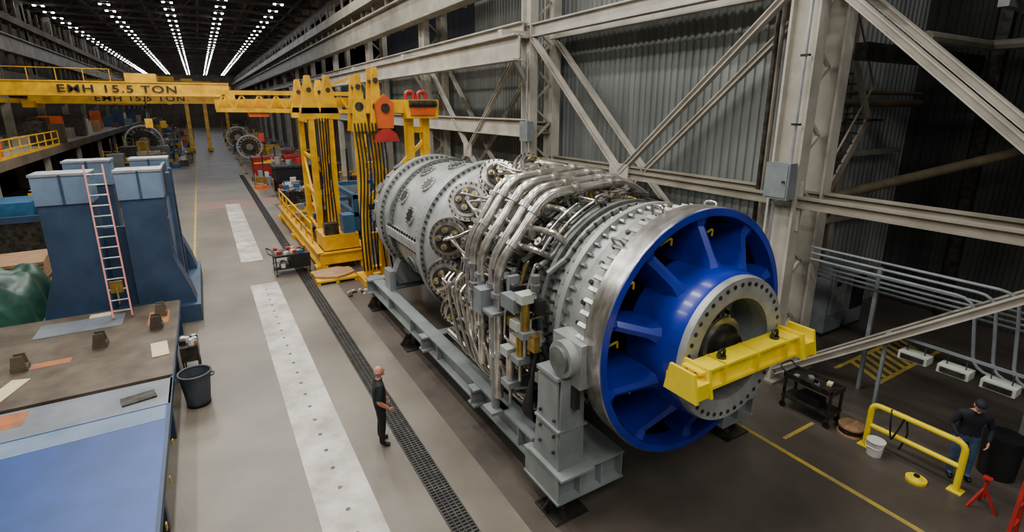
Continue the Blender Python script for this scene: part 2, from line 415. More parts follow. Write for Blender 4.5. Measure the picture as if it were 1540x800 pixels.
for x in(5.52,8.08):
    m.bb(x-.13,x+.13,by-.26,by+.3,bz-.19,bz+.05,'yel2')
    m.prism([(-.3,-.2),(.3,-.2),(.22,.22),(-.22,.22)],(x-.17,by,bz),(0,1,0),(0,0,1),(.05,0,0),'yel2')
    m.prism([(-.3,-.2),(.3,-.2),(.22,.22),(-.22,.22)],(x+.13,by,bz),(0,1,0),(0,0,1),(.05,0,0),'yel2')
for x in(6.1,6.86,7.6):
    m.bb(x-.03,x+.03,by-.18,by+.18,bz-.15,bz+.17,'yel2')
for x in(6.2,7.5):
    m.cyl((x,by,bz+.17),(x,by,bz+.21),.07,'dsteel'); m.tube([(x-.06,by,bz+.2),(x-.06,by,bz+.3),(x+.06,by,bz+.3),(x+.06,by,bz+.2)],.025,'dsteel',fil=.06); m.cyl((x,by+.1,bz),(x,4.62,bz),.06,'dsteel')
m.obj('lifting_bar_yellow',G)
m=M()
for j,(y,xo,zt) in enumerate(((7.95,4.42,0),(8.3,4.5,.06),(8.7,4.46,.12),(9.2,4.55,.16),(9.6,4.6,.1))):
    r=.095 if j<4 else .07
    pts=[(xo,y,1.3+.2*j),(xo,y,4.0+zt),(5.45,y-.05,5.3+zt),(7.35,y-.1,5.42+zt),(8.9,y-.1,4.5),(9.1,y,3.0)]
    m.tube(pts,r,'steel2',n=12,fil=.3)
    for (a,b,t) in((0,1,.35),(0,1,.8),(1,2,.3),(1,2,.75),(2,3,.35),(2,3,.8)):
        p=Vector(pts[a]).lerp(Vector(pts[b]),t); d=(Vector(pts[b])-Vector(pts[a])).normalized(); m.cyl(p-d*.045,p+d*.045,r+.05,'steel',n=14)
for j,(a,r,y0,y1) in enumerate(((150,2.25,7.4,10.2),(140,2.3,7.2,10.4),(125,2.2,7.6,10.2),(168,2.25,8.0,10.1),(110,2.25,8.2,10.4),(95,2.2,8,10.3),(80,2.2,8.4,10.3),(186,2.2,7.8,10.1))):
    m.tube([P(y1,r-.35,a),P(y1,r,a),P((y0+y1)/2,r,a),P(y0,r+.02,a-3),P(y0,r-.4,a-3)],.06,'steel2',n=10,fil=.2)
    for t in(.2,.5,.8): c=P(y0+(y1-y0)*t,r,a); m.cyl(c-V(0,.04,0),c+V(0,.04,0),.1,'steel',n=12)
for y,r,tr in((9.95,2.1,.06),(9.6,2.02,.05),(9.3,2.12,.07),(9.05,1.95,.045)):
    m.tube([P(y,r,t*5) for t in range(72)],tr,'steel2',n=8,closed=True)
m.obj('fuel_pipes',G)
m=M(); random.seed(5)
for j in range(70):
    y=U(7.3,10.2); a=U(70,235); r=U(1.98,2.3); k=random.choice(['steel2','steel2','brass','dsteel','steel','steel2','black']); br=U(.012,.03)
    pts=[P(y,r-.3,a),P(y,r,a)]
    for q in range(random.randint(2,4)):
        if random.random()<.5:
            da=U(8,28)*random.choice((-1,1)); st=4
            for t in range(1,st+1): pts.append(P(y,r,a+da*t/st))
            a+=da
        else: y=max(7.2,min(10.3,y+U(-1.1,1.1))); pts.append(P(y,r,a))
    pts.append(P(y,r-.35,a)); m.tube(pts,br,k,n=6,fil=.06)
for j in range(90):
    y=U(7.3,10.1); a=U(80,230); r=U(1.9,2.2); c=P(y,r,a); dd=(P(0,1,a)-V(AX,0,AZ)).normalized(); h=U(.08,.26)
    k=random.choice(['brass','steel','dsteel','steel2','castd','gbox','brass'])
    m.cyl(c-dd*.15,c+dd*h,U(.025,.06),k,n=10); m.cyl(c+dd*h*.6,c+dd*(h*.6+.04),U(.06,.1),'steel',n=8)
    if j%5==0: m.box(c+dd*h,(U(.1,.22),U(.1,.22),U(.08,.16)),random.choice(['gbox','dsteel','lightbox']),rz=U(0,1))
m.obj('instrument_tubing',G)
random.seed(8)
m=M()
for e,d,a in CAN:
    for j in range(4):
        s=e+d*.2+V(U(-.15,.15),0,U(-.15,.15)); ea=a+U(-14,14)
        q=P(random.choice((9.95,9.6,9.3)),2.1,ea); mid=(s+q)/2+d*U(.15,.35)
        m.tube([s,s+d*.15,mid,q+(q-P(q.y,0,0)).normalized()*.18,q],.03,'steel2',n=7,fil=.2)
for j in range(12):
    y=10.6-j*.22; a0=185+U(-12,25)
    s=P(y,2.25,a0); q=V(4.75+U(-.15,.25),y-.9,1.25+U(0,.25))
    m.tube([s,s+V(-.2,-.05,-.15),V(4.45+U(-.12,.1),y-.35,2.2),V(4.5,y-.7,1.5),q],.033,'steel2',n=8,fil=.35)
m.tube([(4.85,7.6,1.2),(4.8,11.2,1.35)],.08,'steel2',n=10); m.tube([(5.05,7.4,1.0),(5.0,11.2,1.15)],.06,'steel2',n=10)
m.obj('braided_hoses',G)
m=M()
random.seed(11)
for j in range(70):
    y=U(6.75,9.6); z=U(1.25,3.9); x=AX-math.sqrt(max(.2,2.35**2-(z-AZ)**2))-U(-.25,.1)
    k=random.choice(['dsteel','steel2','steel','gbox','brass','castd','black'])
    if random.random()<.5: m.box((x,y,z),(U(.08,.25),U(.08,.3),U(.1,.4)),k)
    else:
        d=random.choice([V(0,0,1),V(0,0,1),V(0,1,0),V(1,0,0)]); L=U(.1,.4); m.cyl((x,y,z),V(x,y,z)+d*L,U(.03,.09),k,n=12); m.cyl(V(x,y,z)+d*L*.4,V(x,y,z)+d*L*.5,U(.08,.12),'steel',n=12)
for j in range(26):
    y=U(6.9,9.8); z=U(1.3,3.8); x=AX-math.sqrt(max(.2,2.3**2-(z-AZ)**2))
    y2=y+U(-.7,.7); z2=z+U(-1,1)
    m.tube([(x+.3,y,z),(x-.1,y,z),(x-.12,y,z2),(x-.1,y2,z2),(x+.3,y2,z2)],.022,random.choice(['steel2','black','steel2']),n=6,fil=.08)
for y,z in((7.15,2.55),(7.5,1.9),(7.0,3.1)):
    x=4.42; m.cyl((x,y,z),(x,y,z+.55),.085,'brass' if z>2 else 'steel2',n=16); m.box((x,y,z+.62),(.3,.26,.16),'lightbox'); m.box((x,y,z-.05),(.26,.3,.12),'gbox'); m.cyl((x,y,z-.5),(x,y,z),.035,'steel')
m.box((4.35,8.35,3.25),(.35,.3,.5),'gbox'); m.box((4.38,7.3,3.55),(.3,.45,.25),'gbox')
m.cyl((4.4,8.05,1.0),(4.4,8.05,3.1),.09,'stand',n=14); m.box((4.4,8.05,3.12),(.4,.5,.06),'stand'); m.box((4.4,8.05,1.0),(.4,.4,.06),'stand')
for i in range(7):
    m.tube([(4.55,6.75+.05*i,3.0-.12*i),(4.4,6.7,2.4),(4.45,6.8+.06*i,1.4),(4.8,7.0,1.1)],.025,'black',n=6,fil=.2)
for y in(7.0,7.35,7.85): m.tube([P(y,1.95,a) for a in range(60,150,6)]+[P(y+.1,2.1,155)],.06,'castd',n=8,fil=0)
for y,a in((10.3,98),(10.5,70),(9.8,88),(9.2,60)): 
    c=P(y,1.9,a); m.cyl(c,c+V(0,0,.5),.16,'steel',n=18); m.cyl(c+V(0,0,.45),c+V(0,0,.55),.24,'steel2',n=18)
for a in(70,105,130): 
    c=P(5.9,2.08,a); dd=(P(5.9,3,a)-P(5.9,0,a)).normalized(); m.tube([c+V(0,.12,0),c+V(0,.12,0)+dd*.18,c+V(0,-.12,0)+dd*.18,c+V(0,-.12,0)],.025,'steel',n=8,fil=.09)
m.obj('valve_cluster',G)
S=grp('turbine_support_stand',(AX,11,0))
m=M()
m.cyl((4.42,5.95,3.02),(4.9,5.95,3.02),.3,'cast',n=28); m.cyl((4.36,5.95,3.02),(4.42,5.95,3.02),.22,'castd',n=28)
m.box((4.78,6.0,2.95),(.4,.75,.75),'cast'); m.cyl((8.85,5.95,3.02),(9.3,5.95,3.02),.3,'cast',n=28); m.box((8.95,6.0,2.95),(.4,.75,.75),'cast')
m.obj('trunnion',S)
m=M()
for sx in(4.64,9.08):
    m.ibeam((sx,6.8,.78),(sx,17.6,.78),.36,.5,'stand',t=.05)
    for y in range(7,18,2): 
        for g in(-1,1): m.box((sx+g*.1,y+.3,.78),(.15,.03,.4),'stand')
    for g in(-.26,.22):
        m.prism([(-.33,0),(.42,0),(.24,1.68),(-.24,1.68)],(sx+g,6.2,.98),(0,1,0),(0,0,1),(.04,0,0),'stand')
    m.prism([(-.26,0),(.26,0),(.22,1.68),(-.22,1.68)],(sx,5.87,.98),(1,0,0),(0,0,1),(0,.05,.0),'stand')
    m.box((sx,6.5,1.8),(.5,.05,1.5),'stand'); m.box((sx,6.2,1.75),(.6,.7,.04),'stand'); m.box((sx,6.2,2.68),(.6,.6,.06),'stand')
    m.box((sx,6.15,.98),(.7,1.0,.04),'stand')
    m.box((sx,6.1,2.35),(.1,.7,.4),'dsteel')
    for dy in(-.2,.2):
        for dz in(1.3,1.6,1.9): m.cyl((sx-.3,6.2+dy,dz),(sx-.24,6.2+dy,dz),.03,'dsteel',n=6)
for xa,xb in((4.3,5.75),(8.5,9.5)):
    for y in(5.95,6.62): m.bb(xa+.02,xb-.02,y-.02,y+.02,.44,.93,'stand')
    m.bb(xa,xb,5.76,6.82,.92,.96,'stand'); m.bb(xa,xb,5.76,6.82,.42,.46,'stand')
    n=max(2,int((xb-xa)/.42))
    for i in range(n+1): x=xa+.03+(xb-xa-.06)*i/n; m.bb(x-.012,x+.012,5.78,6.8,.46,.92,'stand')
m.ibeam((4.3,17.2,.8),(9.4,17.2,.8),.4,.5,'stand'); m.ibeam((4.3,12,.78),(9.4,12,.78),.3,.42,'stand'); m.ibeam((4.3,9,.78),(9.4,9,.78),.3,.42,'stand')
for x in(4.64,9.08):
    for y in(6.1,13.5,17):
        h=.42 if y<7 else .53
        m.box((x,y,h-.03),(.45,.45,.05),'dsteel'); m.cyl((x,y,.03),(x,y,h-.04),.12,'dsteel'); m.box((x,y,.02),(.7,.65,.04),'dsteel')
        m.beam((x-.3,y,.04),(x-.02,y,h-.05),.04,.3,'dsteel'); m.beam((x+.3,y,.04),(x+.02,y,h-.05),.04,.3,'dsteel')
m.prism([(-2.0,0),(2.0,0),(1.6,.9),(1.2,.6),(0,.32),(-1.2,.6),(-1.6,.9)],(AX,16.2,1.03),(1,0,0),(0,0,1),(0,.4,0),'stand')
m.box((4.75,15.9,1.35),(.2,.6,.7),'stand')
m.obj('frame',S)

# ---------------------------------------------------------------- yellow lift towers behind turbine
def peak(mm,x,y,z,w,h,k,t=.08,dx=False):
    a=(1,0,0) if not dx else (0,1,0); d=(0,t,0) if not dx else (t,0,0)
    mm.prism([(-w/2,0),(w/2,0),(w*.28,h*.55),(.09,h),(-.09,h),(-w*.28,h*.55)],(x,y,z),a,(0,0,1),d,k)
T=grp('lifting_gantry_tower',(6.4,20,0))
m=M()
for x in(5.1,5.75,7.1,7.75):
    m.beam((x,20,0),(x,20,7.0),.26,.42,'yel')
for x in(5.42,7.42):
    for z in(.5,1.9,3.3,4.7,6.0): m.box((x,20,z),(.6,.3,.22),'yel')
    m.box((x,20,.12),(1.3,1.4,.24),'yel')
for x,h in((5.1,2.0),(5.75,2.3)):
    for yy in(19.62,20.3): peak(m,x,yy,6.0,.62,h,'yel')
    m.cyl((x,19.55,6.0+h*.8),(x,20.45,6.0+h*.8),.09,'dsteel'); m.cyl((x,19.58,6.9),(x,20.42,6.9),.16,'dsteel')
m.box((6.6,20.0,6.9),(3.4,.5,.5),'yel'); m.box((7.5,19.75,6.8),(1.3,.6,.7),'yel'); m.box((7.5,19.42,6.75),(1.0,.06,.35),'orange')
m.cyl((6.95,19.4,7.0),(8.05,19.4,7.0),.13,'dsteel')
for x in(7.1,7.6): m.tube([(x-.16,19.75,7.1),(x-.16,19.75,7.45),(x+.16,19.75,7.45),(x+.16,19.75,7.1)],.07,'red',fil=.15)
m.beam((5.1,20,3.2),(7.75,20,5.6),.1,.14,'yel'); m.beam((5.1,20,5.6),(7.1,20,3.2),.1,.14,'yel')
m.obj('tower_frame',T)
m=M()
m.prism([(-.5,0),(.5,0),(.38,.3),(.14,.48),(-.14,.48),(-.38,.3)],(6.0,19.35,5.6),(1,0,0),(0,0,1),(0,.14,0),'red')
m.prism([(-.3,0),(.3,0),(.36,.9),(0,1.25),(-.36,.9)],(6.0,19.4,6.1),(1,0,0),(0,0,1),(0,.2,0),'orange')
m.cyl((6.0,19.3,6.85),(6.0,19.65,6.85),.16,'dsteel')
m.obj('hook_block',T)
m=M()
for i in range(9):
    x=4.85+i*.13; m.tube([(x,19.5,6.3),(x+.1,19.35,4.5),(x-.1,19.4,2.5),(x+U(-.2,.3),19.5,.6)],.03,'black',fil=1,n=6)
m.obj('power_cables',T)
m=M()
for (x,y) in((4.2,24.5),(5.0,24.5),(4.4,28.5),(5.4,28.5)):
    m.beam((x,y,0),(x,y,6.9),.24,.34,'yel'); 
    for yy in(y-.2,y+.15): peak(m,x,yy,6.6,.8,1.6,'yel')
    m.cyl((x,y-.25,7.6),(x,y+.28,7.6),.1,'dsteel')
m.box((4.6,24.5,6.6),(1.6,.4,.5),'yel'); m.box((4.9,28.5,6.6),(1.8,.4,.5),'yel')
m.beam((4.2,24.5,6.4),(4.4,28.5,6.4),.25,.4,'yel'); m.beam((5,24.5,6.4),(5.4,28.5,6.4),.25,.4,'yel')
for z in(1.2,2.9,4.6): m.box((4.6,24.5,z),(.9,.12,.18),'yel'); m.beam((4.2,24.5,z),(4.4,28.5,z),.1,.14,'yel')
m.beam((4.2,24.5,1.2),(4.4,28.5,4.6),.1,.1,'yel'); m.beam((4.2,24.5,4.6),(5.0,24.5,2.9),.08,.1,'yel')
for i in range(5): m.tube([(4.4+i*.12,24.2,6.4),(4.4+i*.1,24.15,4),(4.3+i*.15,24.2,1.6)],.03,'black',n=6,fil=.5)
m.obj('lifting_gantry_tower')
m=M()
for x in(3.7,5.6):
    m.ibeam((x,22.2,.55),(x,35,.55),.3,.6,'yel')
    for y in(22.4,25,29,34.5): m.box((x,y,.13),(.5,.5,.26),'yel')
for y in(22.3,24,27,31,34.9): m.ibeam((3.7,y,.55),(5.6,y,.55),.25,.5,'yel')
for z in(1.3,1.8): m.beam((3.7,24,z),(3.7,35,z),.07,.07,'yel')
for i in range(8): m.beam((3.7,24+i*1.57,.8),(3.7,24+i*1.57,1.8),.07,.07,'yel')
m.bb(3.9,5.4,22.4,24.1,.85,1.5,'yel'); m.bb(4.0,4.6,22.5,22.9,1.5,2.0,'dsteel'); m.bb(4.8,5.3,22.5,23.2,1.5,2.3,'teal')
for i in range(14): m.box((U(3.9,5.4),U(25,34),U(.9,1.1)),(U(.2,.5),U(.2,.6),U(.15,.4)),random.choice(['dsteel','red','gbox','teal','black']))
m.obj('skid_base_frame')
m=M()
for (x,y) in((6.2,26),(8.6,26),(6.2,31),(8.6,31)): m.beam((x,y,0),(x,y,2.6),.25,.25,'teal')
for z in(.6,1.6,2.5): 
    m.box((7.4,26,z),(2.6,.25,.22),'teal'); m.box((7.4,31,z),(2.6,.25,.22),'teal'); m.box((6.2,28.5,z),(.22,5,.22),'teal'); m.box((8.6,28.5,z),(.22,5,.22),'teal')
m.beam((6.2,26,.6),(8.6,26,2.5),.15,.15,'teal'); m.cyl((6.6,28.5,1.5),(8.2,28.5,1.5),.7,'dsteel',n=24); m.box((7.4,33,1.1),(2.4,1.6,2.2),'alu')
m.obj('assembly_fixture')

m=M()
for z in(6.7,7.7): m.beam((.9,36,z),(9.6,36,z-.15 if z<7 else z),.3,.25,'yel')
x=.9
for i in range(9):
    m.beam((x,36,6.75),(x+.48,36,7.6),.1,.1,'yel'); m.beam((x+.48,36,7.6),(x+.96,36,6.75),.1,.1,'yel'); x+=.96
m.beam((9.4,36,0),(9.4,36,7.8),.45,.5,'yel'); m.box((9.4,36,.2),(.8,2.4,.4),'yel'); m.beam((.9,37.2,7.0),(9.6,37.2,7.2),.3,.6,'yel'); m.beam((6,36,7.7),(9.4,36,8.9),.15,.15,'yel'); m.beam((9.4,36,7.7),(9.4,36,9.0),.3,.3,'yel')
m.box((3.2,36.6,6.5),(1.1,1.2,.45),'orange'); m.cyl((3.2,36.6,5.2),(3.2,36.6,6.4),.03,'dsteel'); m.box((3.2,36.6,5.0),(.3,.25,.5),'red')
m.obj('semi_gantry_crane')
def gantry(y,x0,x1,z,legs,txt,yw=1.6):
    g=grp('gantry_crane',((x0+x1)/2,y,0)); mm=M()
    for yy in(y,y+yw): mm.bb(x0,x1,yy,yy+.5,z,z+1.0,'yel'); mm.bb(x0,x1,yy-.08,yy+.58,z+.95,z+1.03,'yel'); mm.bb(x0,x1,yy-.08,yy+.58,z-.03,z+.05,'yel')
    mm.bb(x0-.3,x0+.5,y-1,y+yw+1.5,z-.4,z+.2,'yel'); mm.bb(x1-.5,x1+.3,y-1,y+yw+1.5,z-.4,z+.2,'yel')
    for lx in legs:
        for s in(-.8,yw+1.3): mm.beam((lx,y+.8,z),(lx,y+s,.5),.5,.5,'yel')
        mm.bb(lx-.35,lx+.35,y-1.6,y+yw+2,.15,.65,'yel')
        mm.bb(lx-.15,lx+.15,y-.3,y+yw+.8,2.6,2.9,'yel')
        for s in(-1.2,yw+1.6): mm.cyl((lx-.2,y+s,.2),(lx+.2,y+s,.2),.2,'dsteel')
    xm=x0+(x1-x0)*.62; mm.box((xm,y+yw/2+.25,z+1.3),(2.0,2.0,.7),'yel'); mm.cyl((xm,y+.9,z-2),(xm,y+.9,z+.5),.04,'dsteel'); mm.box((xm,y+.9,z-2.1),(.5,.4,.7),'yel')
    mm.beam((x0,y-.05,z+1.9),(x1-(x1-x0)*.5,y-.05,z+1.9),.05,.05,'yel')
    for i in range(6): mm.beam((x0+i*(x1-x0)*.1,y-.05,z+1),(x0+i*(x1-x0)*.1,y-.05,z+1.9),.05,.05,'yel')
    mm.obj('bridge',g)
    if txt:
        cu=bpy.data.curves.new('lettering','FONT'); cu.body=txt; cu.size=.75; cu.extrude=.01; cu.offset=.012; cu.space_character=1.15; cu.align_x='CENTER'
        o=bpy.data.objects.new('lettering',cu); o.data.materials.append(MT['black']); bpy.context.scene.collection.objects.link(o)
        o.rotation_euler=(pi/2,0,0); o.scale=(1.35,1,1); o.parent=g; o.location=Vector((x0+(x1-x0)*.53,y-.1,z+.23))-g.location
gantry(50,-13.2,2.4,7.7,[],'EMH 15.5 TON')
gantry(64,-13.2,2.8,7.2,[],'EMH 15.5 TON')
gantry(95,-13.2,2.2,9.6,[-1.5,.9],None)
gantry(125,-13.2,6,10.6,[5],None)

# ---------------------------------------------------------------- blue stand + ladder
B=grp('blue_fixture_stand',(-2.9,22,0))
m=M()
def pillar(x0,x1,y0,y1,fl,k='bluest'):
    m.bb(x0,x1,y0,y1,.55,4.3,k); m.bb(x0-.03,x1+.03,y0-.05,y1+.03,4.15,5.0,'bluestl'); m.bb(x0-.06,x1+.06,y0-.08,y1+.06,4.97,5.04,'alu')
    xm=(x0+x1)/2; m.bb(xm-.03,xm+.03,y0-.08,y0-.02,4.15,5.0,'bluest')
    if fl<0: m.prism([(0,0),(-.45,0),(-.35,.5),(0,1.6)],(x0,y0,.55),(1,0,0),(0,0,1),(0,y1-y0,0),k)
    else: m.prism([(0,0),(.45,0),(.35,.5),(0,1.6)],(x1,y0,.55),(1,0,0),(0,0,1),(0,y1-y0,0),k)
pillar(-4.3,-3.05,19.2,20.1,-1); pillar(-2.4,-1.3,19.2,20.1,1)
pillar(-4.3,-3.05,23.4,24.3,-1); pillar(-2.4,-1.3,23.4,24.3,1)
m.bb(-3.05,-2.4,20.0,20.1,.5,3.2,'bluest')
m.bb(-4.9,-.75,18.9,24.6,0,.58,'bluest')
for x in(-4.2,-1.5):
    m.prism([(20.1,.58),(23.4,.58),(23.4,3.6),(22.9,2.2),(22.2,1.5),(21.3,1.5),(20.6,2.2),(20.1,3.6)],(x,0,0),(0,1,0),(0,0,1),(.12,0,0),'bluest')
m.prism([(20.1,3.9),(23.4,3.9),(23.4,4.9),(20.1,4.9)],(-1.42,0,0),(0,1,0),(0,0,1),(.1,0,0),'bluest')
m.bb(-1.2,-1.1,20.2,20.5,.6,4.8,'bluest'); m.bb(-1.2,-1.1,21.6,21.9,.6,4.8,'bluest')
for z in(1.4,2.4,3.4):
    m.bb(-4.31,-4.29,19.3,20.0,z,z+.03,'dsteel'); m.bb(-1.3,-1.28,19.3,20.0,z,z+.03,'dsteel')
m.obj('stand_body',B)
m=M()
a=V(-2.62,17.45,1.06); b=V(-2.85,19.05,5.25)
for s in(-.22,.22): m.beam(a+V(s,0,0),b+V(s,0,0),.04,.1,'pink')
for i in range(14):
    p=a.lerp(b,(i+.6)/14.5); m.cyl(p-V(.22,0,0),p+V(.22,0,0),.022,'alu',n=8)
p=a.lerp(b,.2); m.box(p+V(0,-.08,0),(.3,.06,.34),'brass'); m.cyl(p+V(0,-.1,-.5),p+V(0,-.1,0),.02,'wood')
m.obj('ladder')

m=M()
m.bb(-6.6,-1.28,13.0,18.4,.86,1.0,'rust'); m.bb(-6.6,-1.28,11.7,12.9,.84,.97,'platel'); m.bb(-6.6,-1.28,5.4,11.7,.84,.96,'bluet')
m.bb(-6.5,-1.4,5.5,18.3,.3,.84,'bluest'); 
for y in(6,9,12,15,18): m.bb(-6.6,-1.3,y-.1,y+.1,0,.84,'bluest')
m.bb(-1.32,-1.26,5.4,18.4,.8,.97,'bluest')
m.bb(-4.5,-2.6,16.9,17.9,1.0,1.02,'platel')
m.bb(-6.2,-1.35,11.1,11.66,.96,.965,'bluestl')
m.bb(-5.2,-3.7,12.2,12.8,.97,.975,'rusto'); m.bb(-4.4,-3.4,14.9,15.2,1.0,1.005,'rusto'); m.bb(-2.0,-1.5,16.5,17.6,1.0,1.005,'rusto')
for y in(7.0,8.4,9.6,10.8): m.bb(-1.27,-1.25,y,y+.07,.5,.62,'yel')
m.obj('layout_table')
m=M()
for (x,y) in((-4.3,15.0),(-2.9,15.6),(-1.75,16.2),(-1.7,17.2)):
    m.box((x,y,1.065),(.3,.3,.12),'rust'); m.prism([(-.14,0),(.14,0),(.1,.25),(-.1,.25)],(x,y-.13,1.12),(1,0,0),(0,0,1),(0,.03,0),'rust'); m.prism([(-.14,0),(.14,0),(.1,.25),(-.1,.25)],(x,y+.1,1.12),(1,0,0),(0,0,1),(0,.03,0),'rust')
m.obj('clamp_block')
m=M(); m.box((-1.6,14.6,1.016),(.35,.9,.02),'sheet',rz=.1); m.box((-4.3,13.9,1.016),(.35,1.0,.02),'sheet',rz=-.3); m.box((-3.2,18.0,1.03),(.5,.3,.02),'sheet'); m.box((-5.0,14.3,1.016),(.9,.3,.02),'sheet',rz=.5); m.obj('paper_sheets')
m=M(); m.box((-1.85,12.2,.99),(.6,.35,.03),'dsteel',rz=.2); m.obj('steel_plate')
m=M()
m.prism([(-.14,0),(.14,0),(.1,.22),(-.1,.22)],(-1.5,6.9,.97),(1,0,0),(0,0,1),(0,.03,0),'alu'); m.box((-1.5,6.9,.985),(.34,.3,.04),'alu'); m.cyl((-1.5,6.8,1.0),(-1.5,6.8,1.15),.05,'alu'); m.cyl((-1.62,7.05,1.0),(-1.62,7.05,1.12),.04,'alu'); m.cyl((-1.35,7.05,1.0),(-1.35,7.05,1.12),.04,'alu')
m.obj('clamp_bracket')
m=M()
x,y=-.88,13.2
m.cyl((x,y,.08),(x,y,.82),.25,'can',r2=.33,n=28,caps=False); m.cyl((x,y,.08),(x,y,.1),.25,'can',n=28)
m.tube([V(x,y,.83)+V(.34*math.cos(t*pi/14),.34*math.sin(t*pi/14),0) for t in range(28)],.025,'can',closed=True,n=8)
m.cyl((x,y,.6),(x,y,.62),.29,'black',n=24); m.cyl((x,y,.04),(x,y,.08),.26,'black',n=24)
for i in range(5):
    t=2*pi*i/5; m.cyl((x+.2*math.cos(t)-.02,y+.2*math.sin(t),.04),(x+.2*math.cos(t)+.02,y+.2*math.sin(t),.04),.04,'black')
for s in(-1,1): m.tube([(x+s*.31,y-.08,.7),(x+s*.39,y-.08,.72),(x+s*.39,y+.08,.72),(x+s*.31,y+.08,.7)],.018,'can',n=6,fil=.03)
m.obj('trash_can')
m=M(); m.bb(-1.2,-.8,14.6,15.3,.5,.9,'dsteel'); 
for xx in(-1.17,-.83):
    for yy in(14.63,15.27): m.beam((xx,yy,0),(xx,yy,.9),.04,.04,'dsteel')
for i in range(12): m.box((-1.0+U(-.15,.15),14.95+U(-.25,.25),.95),(U(.06,.15),U(.06,.15),U(.08,.2)),random.choice(['alu','bwhite','rusto','black']),rz=random.random())
m.obj('parts_cart')
random.seed(3)
def heap(cx,cy,lx,ly,h,k,name):
    mm=M(); n=34; vs=[];fs=[]
    for i in range(n+1):
        for j in range(n+1):
            u=i/n*2-1; v=j/n*2-1
            e=(1-abs(u)**5)*(1-abs(v)**5); z=h*max(0,e)**.55*(.85+.12*math.sin(u*7+v*3)+.08*math.cos(v*11-u*4))
            x=cx+u*lx/2*(1+.04*math.sin(v*13)); y=cy+v*ly/2*(1+.04*math.sin(u*12)); vs.append((x,y,max(.005,z+.06*math.sin(i*1.3+j*.4)*math.cos(j*.9-i*.3))))
    for i in range(n):
        for j in range(n): fs.append((i*(n+1)+j,(i+1)*(n+1)+j,(i+1)*(n+1)+j+1,i*(n+1)+j+1))
    mm.add(vs,fs,k); return mm.obj(name,ang=80)
heap(-7.2,21.7,3.8,6.0,1.9,'green','tarp_covered_heap')
m=M()
for i in range(5): m.box((-7.8,27,.3+i*.16),(3.4,2.4,.12),'wood',rz=.02*i)
m.bb(-9.4,-6.2,25.9,28.1,0,.22,'dsteel'); m.obj('lumber_stack')
m=M()
m.bb(-9.2,-5.6,32,36,.0,1.6,'dsteel'); m.bb(-9.1,-5.7,31.9,32.1,1.6,1.9,'bluest'); m.bb(-9.2,-7.6,33,35.5,1.6,2.4,'teal'); m.cyl((-6.9,34,1.6),(-6.9,34,2.5),.6,'dsteel',n=20); m.box((-6.2,33,1.9),(.7,.8,.6),'gbox'); m.obj('machine_base')
m=M(); m.bb(-9,-6,39,39.2,0,2.2,'yel'); m.bb(-9,-6,42,42.2,0,2.2,'dsteel'); m.bb(-9,-6,39,42.2,1,1.1,'dsteel'); m.bb(-9,-6,39,42.2,2.1,2.2,'whited')
for i in range(14): m.box((-8.7+random.random()*2.5,39.5+random.random()*2.3,1.3 if i%2 else 2.4),(.4,.5,.4),random.choice(['card','gbox','red','dsteel']))
m.obj('storage_rack')
random.seed(21)
def machine(x,y,w,d,h,k,k2):
    mm=M(); mm.bb(x-w/2,x+w/2,y-d/2,y+d/2,.1,h*.45,k); mm.bb(x-w/2-.1,x+w/2+.1,y-d/2-.1,y+d/2+.1,0,.12,'dsteel')
    mm.bb(x-w*.45,x-w*.1,y-d*.4,y+d*.3,h*.45,h,k2); mm.bb(x-w*.15,x+w*.45,y-d*.2,y+d*.2,h*.6,h*.75,k); mm.cyl((x+w*.2,y-d*.55,h*.35),(x+w*.2,y+d*.4,h*.35),h*.16,'steel',n=16)
    mm.bb(x+w*.3,x+w*.48,y-d*.52,y-d*.4,h*.4,h*.7,'gbox'); mm.beam((x-w/2,y-d/2,h*.45),(x-w/2,y-d/2,h*1.15),.08,.08,'yel'); mm.beam((x+w/2,y-d/2,h*.2),(x+w/2,y-d/2,h*.9),.08,.08,'dsteel')
    mm.obj('machine_tool')
for i in range(16):
    y=46+i*6.5; a=(-6.3-U(-.9,.9),y,U(2.5,4),U(2,3.5),U(1.6,3),random.choice(['gbox','dsteel','bluest','white','brown','alu','teal']),random.choice(['whited','gbox','dsteel','yel','teal']))
    if not(59<y<68 or 79<y<85): machine(*a)
for i in range(15):
    y=50+i*7; a=(7.9+U(-.9,1),y,U(2.5,4.2),U(2,3.5),U(1.6,3),random.choice(['gbox','dsteel','bluest','red','white','alu']),random.choice(['whited','gbox','dsteel','yel','teal']))
    if not(55<y<61): machine(*a)
